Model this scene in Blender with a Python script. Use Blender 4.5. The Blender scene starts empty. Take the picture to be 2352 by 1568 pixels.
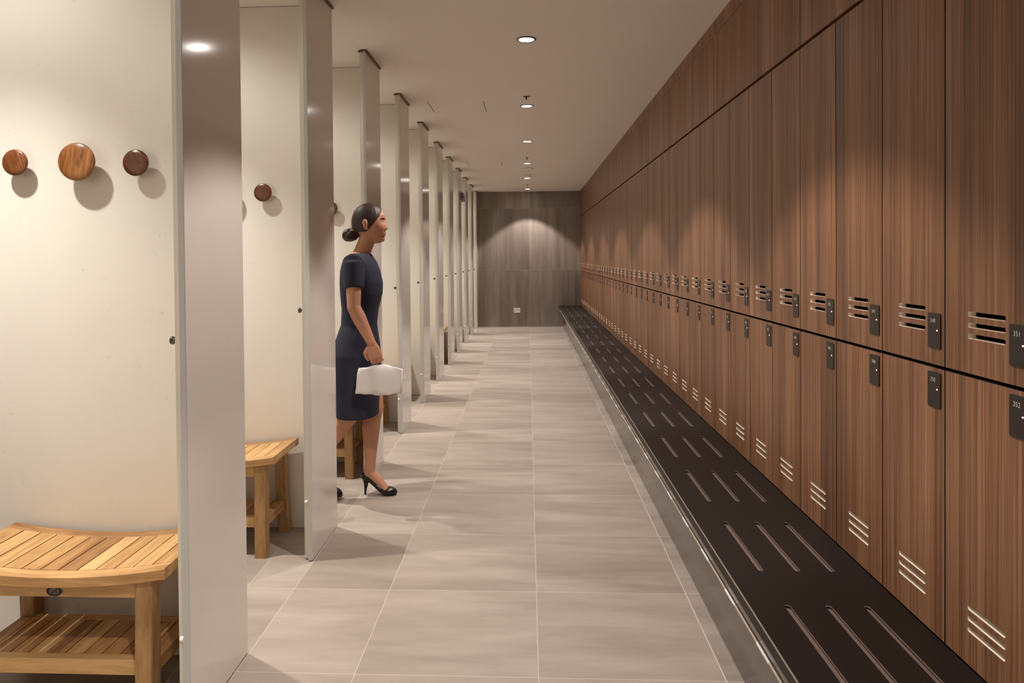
import bpy, bmesh, math, random
from mathutils import Vector, Matrix, geometry
random.seed(7)
PI = math.pi
scn = bpy.context.scene
COL = scn.collection

# ------------------------------------------------------------------ helpers
def tag(o, label=None, cat=None, group=None, kind=None):
    if label: o['label'] = label
    if cat: o['category'] = cat
    if group: o['group'] = group
    if kind: o['kind'] = kind
    return o

def empty(name, loc, label, cat, group=None, kind=None):
    o = bpy.data.objects.new(name, None); COL.objects.link(o)
    o.location = loc; o.empty_display_size = 0.05
    return tag(o, label, cat, group, kind)

def link(name, me, mats, parent=None, loc=None):
    if me.users == 0 and mats:
        for m in (mats if isinstance(mats, (list, tuple)) else [mats]): me.materials.append(m)
    o = bpy.data.objects.new(name, me); COL.objects.link(o)
    if parent: o.parent = parent
    if loc is not None: o.location = loc
    return o

def to_mesh(bm, name, smooth=False):
    me = bpy.data.meshes.new(name); bm.normal_update(); bm.to_mesh(me); bm.free()
    if smooth:
        for p in me.polygons: p.use_smooth = True
    return me

def obj(name, bm, mats, parent=None, loc=None, smooth=False):
    return link(name, to_mesh(bm, name, smooth), mats, parent, loc)

def copy_tree(src, loc, label=None, group=None):
    r = src.copy(); COL.objects.link(r); r.location = loc
    if label: r['label'] = label
    if group: r['group'] = group
    for ch in list(src.children):
        c = ch.copy(); COL.objects.link(c); c.parent = r
        for g in list(ch.children):
            d = g.copy(); COL.objects.link(d); d.parent = c
    return r

def box(bm, x0, x1, y0, y1, z0, z1, bevel=0.0, mi=0, seg=2):
    if x1 < x0: x0, x1 = x1, x0
    if y1 < y0: y0, y1 = y1, y0
    v = [bm.verts.new((x, y, z)) for z in (z0, z1) for y in (y0, y1) for x in (x0, x1)]
    fs = [bm.faces.new([v[i] for i in q]) for q in ((0,2,3,1),(4,5,7,6),(0,1,5,4),(2,6,7,3),(0,4,6,2),(1,3,7,5))]
    for f in fs: f.material_index = mi
    if bevel > 0:
        es = list({e for f in fs for e in f.edges})
        r = bmesh.ops.bevel(bm, geom=es, offset=bevel, segments=seg, profile=0.5, affect='EDGES')
        for f in r['faces']: f.material_index = mi
    return v

def tube(bm, pts, rad, n=16, cap=True, up=None, mi=0):
    """tapered tube through pts; rad: float or (ra, rb) per point (ra across side, rb across up)."""
    pts = [Vector(p) for p in pts]; rings = []
    prev = None
    for i, p in enumerate(pts):
        if i == 0: d = pts[1]-pts[0]
        elif i == len(pts)-1: d = pts[-1]-pts[-2]
        else: d = (pts[i+1]-pts[i]).normalized() + (pts[i]-pts[i-1]).normalized()
        d.normalize()
        if prev is None:
            u = Vector(up) if up else (Vector((0,1,0)) if abs(d.y) < 0.9 else Vector((1,0,0)))
        else: u = prev
        u = (u - d*u.dot(d)).normalized(); prev = u
        w = d.cross(u)
        r = rad[i] if isinstance(rad, (list, tuple)) else rad
        ra, rb = r if isinstance(r, (list, tuple)) else (r, r)
        rings.append([bm.verts.new(p + u*math.cos(a)*ra + w*math.sin(a)*rb) for a in [2*PI*k/n for k in range(n)]])
    for a, b in zip(rings, rings[1:]):
        for k in range(n):
            f = bm.faces.new((a[k], a[(k+1) % n], b[(k+1) % n], b[k])); f.material_index = mi
    if cap:
        bm.faces.new(list(reversed(rings[0]))).material_index = mi
        bm.faces.new(rings[-1]).material_index = mi

def capsule_chain(bm, pts, rads, n=14):
    """tapered limb with domed ends"""
    pts = [Vector(p) for p in pts]; rads = list(rads)
    P, R = [], []
    d = (pts[0]-pts[1]).normalized(); r = rads[0]
    for t in (0.98, 0.8, 0.5): P.append(pts[0]+d*r*t); R.append(max(r*math.sqrt(1-t*t), 1e-4))
    for p, r in zip(pts, rads): P.append(p); R.append(r)
    d = (pts[-1]-pts[-2]).normalized(); r = rads[-1]
    for t in (0.5, 0.8, 0.98): P.append(pts[-1]+d*r*t); R.append(max(r*math.sqrt(1-t*t), 1e-4))
    tube(bm, P, R, n)

def loft(bm, rings, cap=True):
    rs = [[bm.verts.new(p) for p in r] for r in rings]; n = len(rs[0])
    for a, b in zip(rs, rs[1:]):
        for k in range(n): bm.faces.new((a[k], a[(k+1) % n], b[(k+1) % n], b[k]))
    if cap: bm.faces.new(list(reversed(rs[0]))); bm.faces.new(rs[-1])

def lathe(bm, prof, axis='Z', n=40, o=(0,0,0), mi=0):
    """prof: list (r, h) revolved about axis direction through o"""
    o = Vector(o); A = {'Z': Vector((0,0,1)), '-Y': Vector((0,-1,0)), '-X': Vector((-1,0,0)), '-Z': Vector((0,0,-1))}[axis]
    U = A.orthogonal().normalized(); W = A.cross(U); rings = []
    for r, h in prof:
        if r < 1e-6: rings.append([bm.verts.new(o + A*h)])
        else: rings.append([bm.verts.new(o + A*h + U*math.cos(2*PI*k/n)*r + W*math.sin(2*PI*k/n)*r) for k in range(n)])
    for a, b in zip(rings, rings[1:]):
        for k in range(n):
            k2 = (k+1) % n
            if len(a) == 1 and len(b) > 1: f = bm.faces.new((a[0], b[k2], b[k]))
            elif len(b) == 1 and len(a) > 1: f = bm.faces.new((a[k], a[k2], b[0]))
            elif len(a) > 1: f = bm.faces.new((a[k], a[k2], b[k2], b[k]))
            else: continue
            f.material_index = mi

def rrect(u0, u1, v0, v1, r, n=5):
    pts = []
    for cx, cy, a0 in ((u1-r, v1-r, 0), (u0+r, v1-r, PI/2), (u0+r, v0+r, PI), (u1-r, v0+r, 1.5*PI)):
        for k in range(n+1):
            a = a0 + PI/2*k/n; pts.append((cx+r*math.cos(a), cy+r*math.sin(a)))
    return pts

def plate(bm, outer, holes, place, depth, mi_face=0, mi_edge=0, mi_hole=None, back=True):
    """flat plate with real holes; place(u, v, d) -> xyz, d in [0, depth]"""
    if mi_hole is None: mi_hole = mi_edge
    loops = [outer] + holes
    flat = [p for l in loops for p in l]
    tris = geometry.tessellate_polygon([[Vector((p[0], p[1], 0)) for p in l] for l in loops])
    for d in ((0, depth) if back else (0,)):
        vs = [bm.verts.new(place(p[0], p[1], d)) for p in flat]
        if d == 0: front = vs
        else: rear = vs
        for t in tris:
            try: bm.faces.new([vs[i] for i in t]).material_index = mi_face
            except ValueError: pass
    if not back: rear = [bm.verts.new(place(p[0], p[1], depth)) for p in flat]
    i0 = 0
    for li, l in enumerate(loops):
        m = len(l)
        for k in range(m):
            a, b = i0+k, i0+(k+1) % m
            bm.faces.new((front[a], front[b], rear[b], rear[a])).material_index = mi_edge if li == 0 else mi_hole
        i0 += m
    bmesh.ops.recalc_face_normals(bm, faces=bm.faces)

def bake_remesh(bm, voxel, smooth_it=4, name='body'):
    me = to_mesh(bm, name)
    o = bpy.data.objects.new('tmp', me); COL.objects.link(o)
    m = o.modifiers.new('r', 'REMESH'); m.mode = 'VOXEL'; m.voxel_size = voxel; m.use_smooth_shade = True
    if smooth_it:
        s = o.modifiers.new('s', 'SMOOTH'); s.factor = 0.5; s.iterations = smooth_it
    dg = bpy.context.evaluated_depsgraph_get(); dg.update()
    res = bpy.data.meshes.new_from_object(o.evaluated_get(dg))
    bpy.data.objects.remove(o); bpy.data.meshes.remove(me)
    for p in res.polygons: p.use_smooth = True
    res.name = name
    return res

# ------------------------------------------------------------------ materials
def srgb(r, g, b):
    f = lambda c: (c/255/12.92) if c/255 <= 0.04045 else ((c/255+0.055)/1.055)**2.4
    return (f(r), f(g), f(b), 1)

class NT:
    def __init__(s, name):
        s.m = bpy.data.materials.new(name); s.m.use_nodes = True
        s.t = s.m.node_tree; s.b = s.t.nodes['Principled BSDF']
    def n(s, typ, **kw):
        x = s.t.nodes.new(typ)
        for k, v in kw.items(): setattr(x, k, v)
        return x
    def put(s, sock, v):
        if isinstance(v, bpy.types.NodeSocket): s.t.links.new(v, sock)
        else: sock.default_value = v
    def math(s, op, a, b=None, c=None):
        x = s.n('ShaderNodeMath', operation=op); s.put(x.inputs[0], a)
        if b is not None: s.put(x.inputs[1], b)
        if c is not None: s.put(x.inputs[2], c)
        return x.outputs[0]
    def vmul(s, v, k):
        x = s.n('ShaderNodeVectorMath', operation='MULTIPLY'); s.put(x.inputs[0], v); s.put(x.inputs[1], k); return x.outputs[0]
    def vadd(s, v, k):
        x = s.n('ShaderNodeVectorMath', operation='ADD'); s.put(x.inputs[0], v); s.put(x.inputs[1], k); return x.outputs[0]
    def noise(s, vec, scale=1.0, detail=4, rough=0.5, dist=0.0):
        x = s.n('ShaderNodeTexNoise'); s.put(x.inputs['Vector'], vec); s.put(x.inputs['Scale'], scale)
        x.inputs['Detail'].default_value = detail; x.inputs['Roughness'].default_value = rough; x.inputs['Distortion'].default_value = dist
        return x.outputs['Fac']
    def ramp(s, fac, stops):
        x = s.n('ShaderNodeValToRGB'); s.put(x.inputs[0], fac); e = x.color_ramp.elements
        while len(e) < len(stops): e.new(0.5)
        for el, (p, c) in zip(e, stops): el.position = p; el.color = c
        return x.outputs[0]
    def mix(s, fac, a, b, blend='MIX'):
        x = s.n('ShaderNodeMix', data_type='RGBA', blend_type=blend); s.put(x.inputs[0], fac); s.put(x.inputs[6], a); s.put(x.inputs[7], b); return x.outputs[2]
    def set(s, **kw):
        for k, v in kw.items(): s.put(s.b.inputs[k], v)
        return s.m
    def bump(s, h, strength=0.2, dist=0.002):
        x = s.n('ShaderNodeBump'); s.put(x.inputs['Height'], h); x.inputs['Strength'].default_value = strength; x.inputs['Distance'].default_value = dist
        s.t.links.new(x.outputs[0], s.b.inputs['Normal'])
    def pos(s): return s.n('ShaderNodeNewGeometry').outputs['Position']
    def obco(s): return s.n('ShaderNodeTexCoord').outputs['Object']

def plain(name, c, rough=0.5, metal=0.0, **kw):
    t = NT(name)
    nz = t.noise(t.obco(), 60, 3)
    col = t.mix(t.math('MULTIPLY', nz, 0.18), c, (c[0]*0.7, c[1]*0.7, c[2]*0.7, 1))
    return t.set(**{'Base Color': col, 'Roughness': rough, 'Metallic': metal, **kw})

def mat_walnut():
    t = NT('walnut_veneer'); p = t.pos()
    rnd = t.n('ShaderNodeObjectInfo').outputs['Random']
    off = t.n('ShaderNodeCombineXYZ'); t.put(off.inputs[1], t.math('MULTIPLY', rnd, 37.0)); t.put(off.inputs[2], t.math('MULTIPLY', rnd, 11.0))
    q = t.vadd(p, off.outputs[0])
    broad = t.noise(t.vmul(q, (3, 9, 0.35)), 1.0, 3, 0.55, 0.6)
    mid = t.noise(t.vmul(q, (60, 150, 0.9)), 1.0, 4, 0.6, 0.2)
    fine = t.noise(t.vmul(q, (260, 620, 4.0)), 1.0, 3, 0.6)
    f = t.math('ADD', t.math('MULTIPLY', broad, 0.34), t.math('ADD', t.math('MULTIPLY', mid, 0.42), t.math('MULTIPLY', fine, 0.24)))
    col = t.ramp(f, [(0.385, srgb(83, 55, 37)), (0.5, srgb(126, 88, 61)), (0.615, srgb(163, 120, 87))])
    tone = t.math('MULTIPLY_ADD', rnd, 0.14, 0.93)
    col = t.mix(1.0, col, t.n('ShaderNodeCombineColor').outputs[0], 'MULTIPLY') if False else col
    hs = t.n('ShaderNodeHueSaturation'); t.put(hs.inputs['Value'], tone); t.put(hs.inputs['Color'], col)
    t.set(**{'Base Color': hs.outputs[0], 'Roughness': 0.42, 'Specular IOR Level': 0.4})
    t.bump(fine, 0.12, 0.0006); return t.m

def mat_teak(axis, name, k=1.0):
    t = NT(name); p = t.obco()
    isl = t.n('ShaderNodeNewGeometry').outputs['Random Per Island']
    off = t.n('ShaderNodeCombineXYZ')
    for i in range(3): t.put(off.inputs[i], t.math('MULTIPLY', isl, (3.1, 5.7, 7.3)[i]))
    q = t.vadd(p, off.outputs[0])
    sc = {'X': (3, 26, 26), 'Y': (26, 3, 26), 'Z': (26, 26, 3)}[axis]
    a = t.noise(t.vmul(q, sc), 1.0, 4, 0.6, 0.8)
    b = t.noise(t.vmul(q, tuple(7*s for s in sc)), 1.0, 3, 0.6)
    f = t.math('ADD', t.math('MULTIPLY', a, 0.55), t.math('ADD', t.math('MULTIPLY', b, 0.2), t.math('MULTIPLY', isl, 0.25)))
    col = t.ramp(f, [(0.30, srgb(130, 86, 46)), (0.5, srgb(184, 140, 88)), (0.68, srgb(214, 176, 120))])
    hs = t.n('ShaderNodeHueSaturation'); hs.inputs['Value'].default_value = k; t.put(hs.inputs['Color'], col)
    t.set(**{'Base Color': hs.outputs[0], 'Roughness': 0.45}); t.bump(b, 0.15, 0.0008); return t.m

def tile_core(t, axis_u, axis_v, u0, v0, su, sv, extra_u=(), grout=0.0016, streak=(1.0, 1.0, 1.0)):
    p = t.pos(); s = t.n('ShaderNodeSeparateXYZ'); t.put(s.inputs[0], p)
    u, v = s.outputs[axis_u], s.outputs[axis_v]
    a = t.math('DIVIDE', t.math('SUBTRACT', u, u0), su); b = t.math('DIVIDE', t.math('SUBTRACT', v, v0), sv)
    def dist(x, size):
        f = t.math('FRACT', x); return t.math('MULTIPLY', t.math('MINIMUM', f, t.math('SUBTRACT', 1.0, f)), size)
    d = t.math('MINIMUM', dist(a, su), dist(b, sv)); ia = t.math('FLOOR', a); ib = t.math('FLOOR', b)
    for e in extra_u:
        d = t.math('MINIMUM', d, t.math('ABSOLUTE', t.math('SUBTRACT', u, e)))
        ia = t.math('ADD', ia, t.math('MULTIPLY', t.math('GREATER_THAN', u, e), 13.0))
    g = t.math('LESS_THAN', d, grout)
    cv = t.n('ShaderNodeCombineXYZ'); t.put(cv.inputs[0], ia); t.put(cv.inputs[1], ib)
    wn = t.n('ShaderNodeTexWhiteNoise', noise_dimensions='3D'); t.put(wn.inputs['Vector'], cv.outputs[0])
    rv, rc = wn.outputs['Value'], wn.outputs['Color']
    q = t.vadd(p, t.vmul(rc, (17, 23, 19)))
    n1 = t.noise(t.vmul(q, streak), 1.0, 3, 0.55, 0.4)
    n2 = t.noise(t.vmul(q, tuple(5*k for k in streak)), 1.0, 3, 0.6)
    n3 = t.noise(p, 350, 2)
    f = t.math('ADD', t.math('MULTIPLY', n1, 0.60), t.math('ADD', t.math('MULTIPLY', n2, 0.15), t.math('ADD', t.math('MULTIPLY', n3, 0.1), t.math('MULTIPLY', rv, 0.15))))
    return f, g, n3

def mat_floor():
    t = NT('floor_tile'); f, g, n3 = tile_core(t, 0, 1, 0.0242, 2.3255, 0.6, 0.6, (0.6218, -0.9716), 0.0011, (1.1, 5.5, 1.0))
    col = t.ramp(f, [(0.32, srgb(138, 127, 116)), (0.5, srgb(160, 149, 138)), (0.68, srgb(177, 167, 156))])
    col = t.mix(g, col, srgb(200, 190, 177))
    t.set(**{'Base Color': col, 'Roughness': 0.5, 'Specular IOR Level': 0.35}); return t.m

def mat_stone():
    t = NT('dark_stone_tile'); f, g, n3 = tile_core(t, 0, 2, 0.040, 1.098, 0.607, 1.2, (), 0.0016, (7.0, 1.0, 0.6))
    col = t.ramp(f, [(0.3, srgb(108, 98, 89)), (0.5, srgb(136, 125, 115)), (0.7, srgb(162, 150, 140))])
    col = t.mix(g, col, srgb(168, 154, 140))
    t.set(**{'Base Color': col, 'Roughness': 0.55}); return t.m

def mat_laminate():
    t = NT('cream_laminate'); p = t.pos()
    n = t.noise(p, 5.0, 5, 0.6, 1.2)
    vein = t.math('LESS_THAN', t.math('ABSOLUTE', t.math('SUBTRACT', n, 0.5)), 0.0028)
    sp = t.math('GREATER_THAN', t.noise(p, 22, 2), 0.60)
    vm = t.math('MULTIPLY', t.math('MULTIPLY', vein, sp), 0.2)
    base = t.mix(t.noise(p, 3.0, 3), srgb(216, 210, 200), srgb(223, 217, 208))
    col = t.mix(vm, base, srgb(150, 136, 116))
    t.set(**{'Base Color': col, 'Roughness': 0.11, 'Specular IOR Level': 0.45}); return t.m

def mat_paint():
    t = NT('ceiling_paint'); p = t.pos()
    col = t.mix(t.noise(p, 2.0, 3), srgb(236, 230, 221), srgb(240, 235, 227))
    t.set(**{'Base Color': col, 'Roughness': 0.85}); return t.m

def mat_hookwood(name, a, b, c, sc, rot):
    t = NT(name); p = t.obco()
    mp = t.n('ShaderNodeMapping'); t.put(mp.inputs[0], p); mp.inputs['Rotation'].default_value = (0, rot, 0)
    q = mp.outputs[0]
    n = t.noise(t.vmul(q, (sc, 4, sc*0.14)), 1.0, 4, 0.55, 1.4)
    n2 = t.noise(t.vmul(q, (sc*6, 30, sc)), 1.0, 3)
    f = t.math('ADD', t.math('MULTIPLY', n, 0.8), t.math('MULTIPLY', n2, 0.2))
    col = t.ramp(f, [(0.34, a), (0.5, b), (0.66, c)])
    t.set(**{'Base Color': col, 'Roughness': 0.28}); return t.m

def emit(name, c, s):
    t = NT(name)
    return t.set(**{'Base Color': c, 'Emission Color': c, 'Emission Strength': s})

M = {}
M['walnut'] = mat_walnut()
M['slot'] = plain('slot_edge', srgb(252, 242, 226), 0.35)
M['black'] = plain('black_carcass', srgb(14, 12, 11), 0.7)
M['lock'] = plain('lock_plate', srgb(34, 28, 25), 0.36)
M['digit'] = plain('digit_print', srgb(225, 222, 216), 0.5)
M['led'] = emit('red_indicator', (1.0, 0.32, 0.27, 1), 3.2)
M['teakX'] = mat_teak('X', 'teak_lengthwise'); M['teakY'] = mat_teak('Y', 'teak_crosswise'); M['teakZ'] = mat_teak('Z', 'teak_upright', 0.72)  # teakZ legs are darkened for the dimness under the seat, and for wear
M['floor'] = mat_floor(); M['stone'] = mat_stone(); M['lam'] = mat_laminate(); M['paint'] = mat_paint()
M['wall'] = plain('wall_paint', srgb(112, 102, 92), 0.7)
M['strip'] = plain('door_stop_laminate', srgb(212, 208, 194), 0.4)
M['edge'] = plain('grey_panel_edge', srgb(196, 197, 194), 0.4)
M['channel'] = plain('bronze_channel', srgb(96, 82, 70), 0.45, 0.3)
M['bench'] = plain('dark_bronze_powdercoat', srgb(24, 16, 13), 0.48)
M['bench'].node_tree.nodes['Principled BSDF'].inputs['Specular IOR Level'].default_value = 0.3
M['rim'] = plain('slot_rim_highlight', srgb(190, 172, 158), 0.35, 0.7)  # pale slot walls, painting in the highlight along their rims
M['tray'] = plain('bench_tray', srgb(112, 96, 86), 0.45)
M['fascia'] = plain('gloss_bronze_fascia', srgb(44, 32, 23), 0.16)
M['fascia'].node_tree.nodes['Principled BSDF'].inputs['Specular IOR Level'].default_value = 0.4
M['alu'] = plain('satin_aluminium', srgb(170, 156, 142), 0.35, 0.7)
M['rail'] = plain('pale_rail', srgb(206, 190, 172), 0.45)
M['chrome'] = plain('polished_steel', srgb(112, 106, 100), 0.14, 1.0)
M['white'] = plain('white_plastic', srgb(240, 238, 232), 0.35)
M['grey'] = plain('grey_plastic', srgb(168, 164, 158), 0.4)
M['dark'] = plain('dark_gap', srgb(30, 26, 23), 0.8)
M['lens'] = emit('lamp_lens', (1.0, 0.93, 0.87, 1), 62.0)
M['bezel'] = plain('lamp_bezel', srgb(70, 60, 52), 0.35, 0.4)
M['skin'] = plain('skin', srgb(196, 142, 112), 0.5)
M['skin'].node_tree.nodes['Principled BSDF'].inputs['Subsurface Weight'].default_value = 0.08
M['navy'] = plain('navy_cloth', srgb(36, 38, 58), 0.85)
M['hair'] = plain('dark_brown_hair', srgb(52, 32, 23), 0.5)
M['leather'] = plain('black_leather', srgb(20, 17, 17), 0.25)
M['cloth'] = plain('white_towelling', srgb(232, 228, 224), 0.9)
M['eye'] = plain('eye_white', srgb(225, 220, 214), 0.2); M['iris'] = plain('dark_iris', srgb(40, 26, 18), 0.2)
M['lip'] = plain('lip_tint', srgb(170, 92, 84), 0.45)
hw = [mat_hookwood('walnut_hook_red', srgb(66, 34, 18), srgb(106, 60, 32), srgb(138, 84, 48), 60, 0.35),
      mat_hookwood('walnut_hook_golden', srgb(72, 40, 20), srgb(136, 86, 46), srgb(172, 118, 68), 34, -0.1),
      mat_hookwood('walnut_hook_dark', srgb(58, 31, 19), srgb(92, 53, 33), srgb(118, 72, 46), 40, 0.9)]

# ------------------------------------------------------------------ key dimensions (metres; X right, Y away from the camera)
ZC = 2.6225            # ceiling
YB = 14.085            # dark stone wall
XL = 1.0125            # locker face
XP = -0.975            # corridor face of the cubicle partitions
PITCH = 0.3116; J0 = 1.8113
ZS, ZM = 2.126, 1.0786 # seams of the locker wall
ZBENCH = 0.403
Y0 = -1.7; XW = -2.45; XR = 1.52

# ------------------------------------------------------------------ setting
def quad_obj(name, pts, mat, kind='structure'):
    bm = bmesh.new(); bm.faces.new([bm.verts.new(p) for p in pts]); return tag(obj(name, bm, mat), kind=kind)
bm = bmesh.new(); box(bm, XW, XR, Y0, YB, -0.08, 0.0)
tag(obj('floor', bm, M['floor']), 'pale beige stone tile floor of the corridor and cubicles', 'floor', kind='structure')
hatches = [(-0.803, -0.356, 5.866, 6.300), (-0.803, -0.348, 9.62, 10.035), (-0.803, -0.348, 13.20, 13.56)]
bm = bmesh.new()
plate(bm, [(XW, Y0), (XR, Y0), (XR, YB), (XW, YB)], [[(a-.005, c-.0015), (b+.005, c-.0015), (b+.005, d+.0015), (a-.005, d+.0015)] for a, b, c, d in hatches],
      lambda u, v, d: (u, v, ZC+d), 0.05, 0, 0, 1)
tag(obj('ceiling', bm, [M['paint'], M['dark']]), 'flat off-white plaster ceiling with a row of downlights', 'ceiling', kind='structure')
bm = bmesh.new(); box(bm, XW, XR, YB, YB+.1, 0, ZC)
tag(obj('wall_back', bm, M['stone']), 'dark brown stone tiled wall at the end of the corridor', 'wall', kind='structure')
bm = bmesh.new(); box(bm, XW-.1, XW, Y0, YB, 0, ZC)
tag(obj('wall_left', bm, M['wall']), 'painted wall at the back of the cubicles', 'wall', kind='structure')
bm = bmesh.new(); box(bm, XR, XR+.1, Y0, YB, 0, ZC)
tag(obj('wall_right', bm, M['wall']), 'wall behind the lockers', 'wall', kind='structure')
bm = bmesh.new(); box(bm, XW, XR, Y0-.1, Y0, 0, ZC)
tag(obj('wall_front', bm, M['wall']), 'wall behind the viewer', 'wall', kind='structure')
NEARCOL = -2
YN = J0 + (NEARCOL-1)*PITCH              # near end of the locker run
YF = J0 + 39*PITCH                       # far end of the locker run
bm = bmesh.new(); box(bm, XL, XL+.02, YN, YB-.002, 2.5435, ZC-.001)
tag(obj('trim_1', bm, M['walnut']), 'continuous walnut header strip under the ceiling above the locker bulkhead', 'trim', kind='structure')
bm = bmesh.new(); box(bm, XL, XL+.02, YF+.003, YB-.002, ZBENCH+.002, ZS-.008)
tag(obj('trim_2', bm, M['walnut']), 'narrow walnut filler strip between the last lockers and the stone wall', 'trim', kind='structure')
bm = bmesh.new(); box(bm, XL-.01, XR-.001, YN-.03, YN-.002, 0, ZC-.001)
tag(obj('trim_3', bm, M['walnut']), 'walnut end panel closing the near end of the locker run', 'trim', kind='structure')

for i, (a, b, c, d) in enumerate(hatches):
    bm = bmesh.new(); box(bm, a, b, c, d, 0, 0.018)
    o = obj('ceiling_access_panel', bm, M['paint'], loc=(0, 0, ZC))
    tag(o, ['square flush ceiling access panel nearest the camera, left of the downlights',
            'square flush ceiling access panel in the middle of the ceiling',
            'small flush ceiling access panel by the dark stone wall'][i], 'access panel', 'flush ceiling access panels')

# ------------------------------------------------------------------ lockers
GAP = 0.0046
W2 = PITCH/2
def door_mesh(z0, z1, vents, name):
    bm = bmesh.new()
    holes = [rrect(-0.0685, 0.0645, a, b, 0.0052) for a, b in vents]      # local y, z ; the far joint lies at +W2
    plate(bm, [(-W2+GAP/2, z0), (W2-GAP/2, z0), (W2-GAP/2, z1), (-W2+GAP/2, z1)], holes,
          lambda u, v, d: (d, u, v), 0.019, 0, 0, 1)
    for f in bm.faces:
        xs = [v.co.x for v in f.verts]
        if max(xs)-min(xs) < .01: continue
        if all(abs(v.co.y) > W2-GAP/2-1e-4 for v in f.verts): f.material_index = 2      # side edges black, so the joints read dark
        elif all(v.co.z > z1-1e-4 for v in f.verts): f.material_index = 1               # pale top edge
    return to_mesh(bm, name)
UZ0, UZ1 = ZM+.0042, ZS-.0065
LZ0, LZ1 = ZBENCH+.003, ZM-.0042
ZBASE_U, ZBASE_L = ZM, ZBENCH
# vents are 0.0914..0.2243 from the far joint -> local y = W2 - that
def shift(v): return [(a, b) for a, b in v]
up_me = door_mesh(UZ0-ZBASE_U, UZ1-ZBASE_U, [(1.2138-ZBASE_U-.0254*i, 1.2255-ZBASE_U-.0254*i) for i in range(3)], 'upper_door')
lo_me = door_mesh(LZ0-ZBASE_L, LZ1-ZBASE_L, [(0.5350-ZBASE_L-.0254*i, 0.5467-ZBASE_L-.0254*i) for i in range(3)], 'lower_door')
for me in (up_me, lo_me): me.materials.append(M['walnut']); me.materials.append(M['slot']); me.materials.append(M['black'])
def carcass_mesh(h, name):
    bm = bmesh.new(); box(bm, .0205, .46, -W2+.001, W2-.001, .001, h-.001)
    bm.faces.ensure_lookup_table()
    f = min(bm.faces, key=lambda f: f.calc_center_median().x); bm.faces.remove(f)
    me = to_mesh(bm, name); me.materials.append(M['black']); return me
cu_me, cl_me = carcass_mesh(ZS-ZM, 'upper_carcass'), carcass_mesh(ZM-ZBENCH, 'lower_carcass')
# lock plate: 0.0161..0.0722 from the near joint
ly0, ly1 = -W2+.0161, -W2+.0722
def lock_mesh(z0, z1, name):
    bm = bmesh.new(); plate(bm, rrect(ly0, ly1, z0, z1, .0045), [], lambda u, v, d: (-.0028+d, u, v), .0028)
    me = to_mesh(bm, name); me.materials.append(M['lock']); return me
lku, lkl = lock_mesh(1.1238-ZBASE_U, 1.211-ZBASE_U, 'upper_lock'), lock_mesh(.9758-ZBASE_L, 1.0640-ZBASE_L, 'lower_lock')
def led_mesh(z, name):
    bm = bmesh.new(); lathe(bm, [(0, .0016), (.0014, .0014), (.0020, .0004), (.0021, 0)], '-X', 14, (-.0028, ly0+.0132, z))
    me = to_mesh(bm, name, True); me.materials.append(M['led']); return me
ldu, ldl = led_mesh(1.1687-ZBASE_U, 'upper_led'), led_mesh(1.0222-ZBASE_L, 'lower_led')
TXT = Matrix(((0, 0, -1), (-1, 0, 0), (0, 1, 0))).to_4x4()
ORD = ['first','second','third','fourth','fifth','sixth','seventh','eighth','ninth','tenth','eleventh','twelfth','thirteenth','fourteenth',
       'fifteenth','sixteenth','seventeenth','eighteenth','nineteenth','twentieth','twenty-first','twenty-second','twenty-third','twenty-fourth',
       'twenty-fifth','twenty-sixth','twenty-seventh','twenty-eighth','twenty-ninth','thirtieth','thirty-first']
def text_mesh(s, size):
    cu = bpy.data.curves.new('num', 'FONT'); cu.body = s; cu.size = size; cu.extrude = 0.0002; cu.resolution_u = 3
    cu.space_character = 1.05; cu.offset = -0.00022
    o = bpy.data.objects.new('t', cu); COL.objects.link(o)
    dg = bpy.context.evaluated_depsgraph_get(); dg.update()
    me = bpy.data.meshes.new_from_object(o.evaluated_get(dg))
    bpy.data.objects.remove(o); bpy.data.curves.remove(cu)
    me.transform(Matrix.Diagonal((0.98, 1, 1, 1))); return me
for k in range(NEARCOL, 40):
    yc = J0 + k*PITCH - PITCH/2
    for row in (0, 1):
        num = (351 if row == 0 else 352) - 2*k
        z = ZBASE_U if row == 0 else ZBASE_L
        rown = 'upper' if row == 0 else 'lower'
        if k < 0: lab = 'walnut %s locker beside the near end panel, %s column' % (rown, ORD[k-NEARCOL])
        elif k <= 7: lab = '%s walnut locker with a dark lock plate numbered %d' % (rown, num)
        elif 39-k <= 16: lab = '%s-row walnut locker, %s column counting from the dark stone wall' % (rown, ORD[39-k])
        else: lab = '%s-row walnut locker, %s column counting from the one numbered 351' % (rown, ORD[k])
        t = empty('locker', (XL, yc, z), lab, 'locker', 'walnut lockers, %s row' % rown)
        link('carcass', cu_me if row == 0 else cl_me, None, t)
        link('door', up_me if row == 0 else lo_me, None, t)
        lp = link('lock_plate', lku if row == 0 else lkl, None, t); lp['label'] = 'dark plastic electronic lock plate'
        link('indicator_light', ldu if row == 0 else ldl, None, lp)
        if 0 <= k <= 9:
            me = text_mesh(str(num), 0.0152); me.materials.append(M['digit'])
            o = link('number', me, None, lp)
            zt = (1.1925-ZBASE_U) if row == 0 else (1.0458-ZBASE_L)
            mw = TXT.copy(); mw.translation = (-.0029, ly1-.0125, zt-.0058+.0); o.matrix_local = mw
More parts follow.
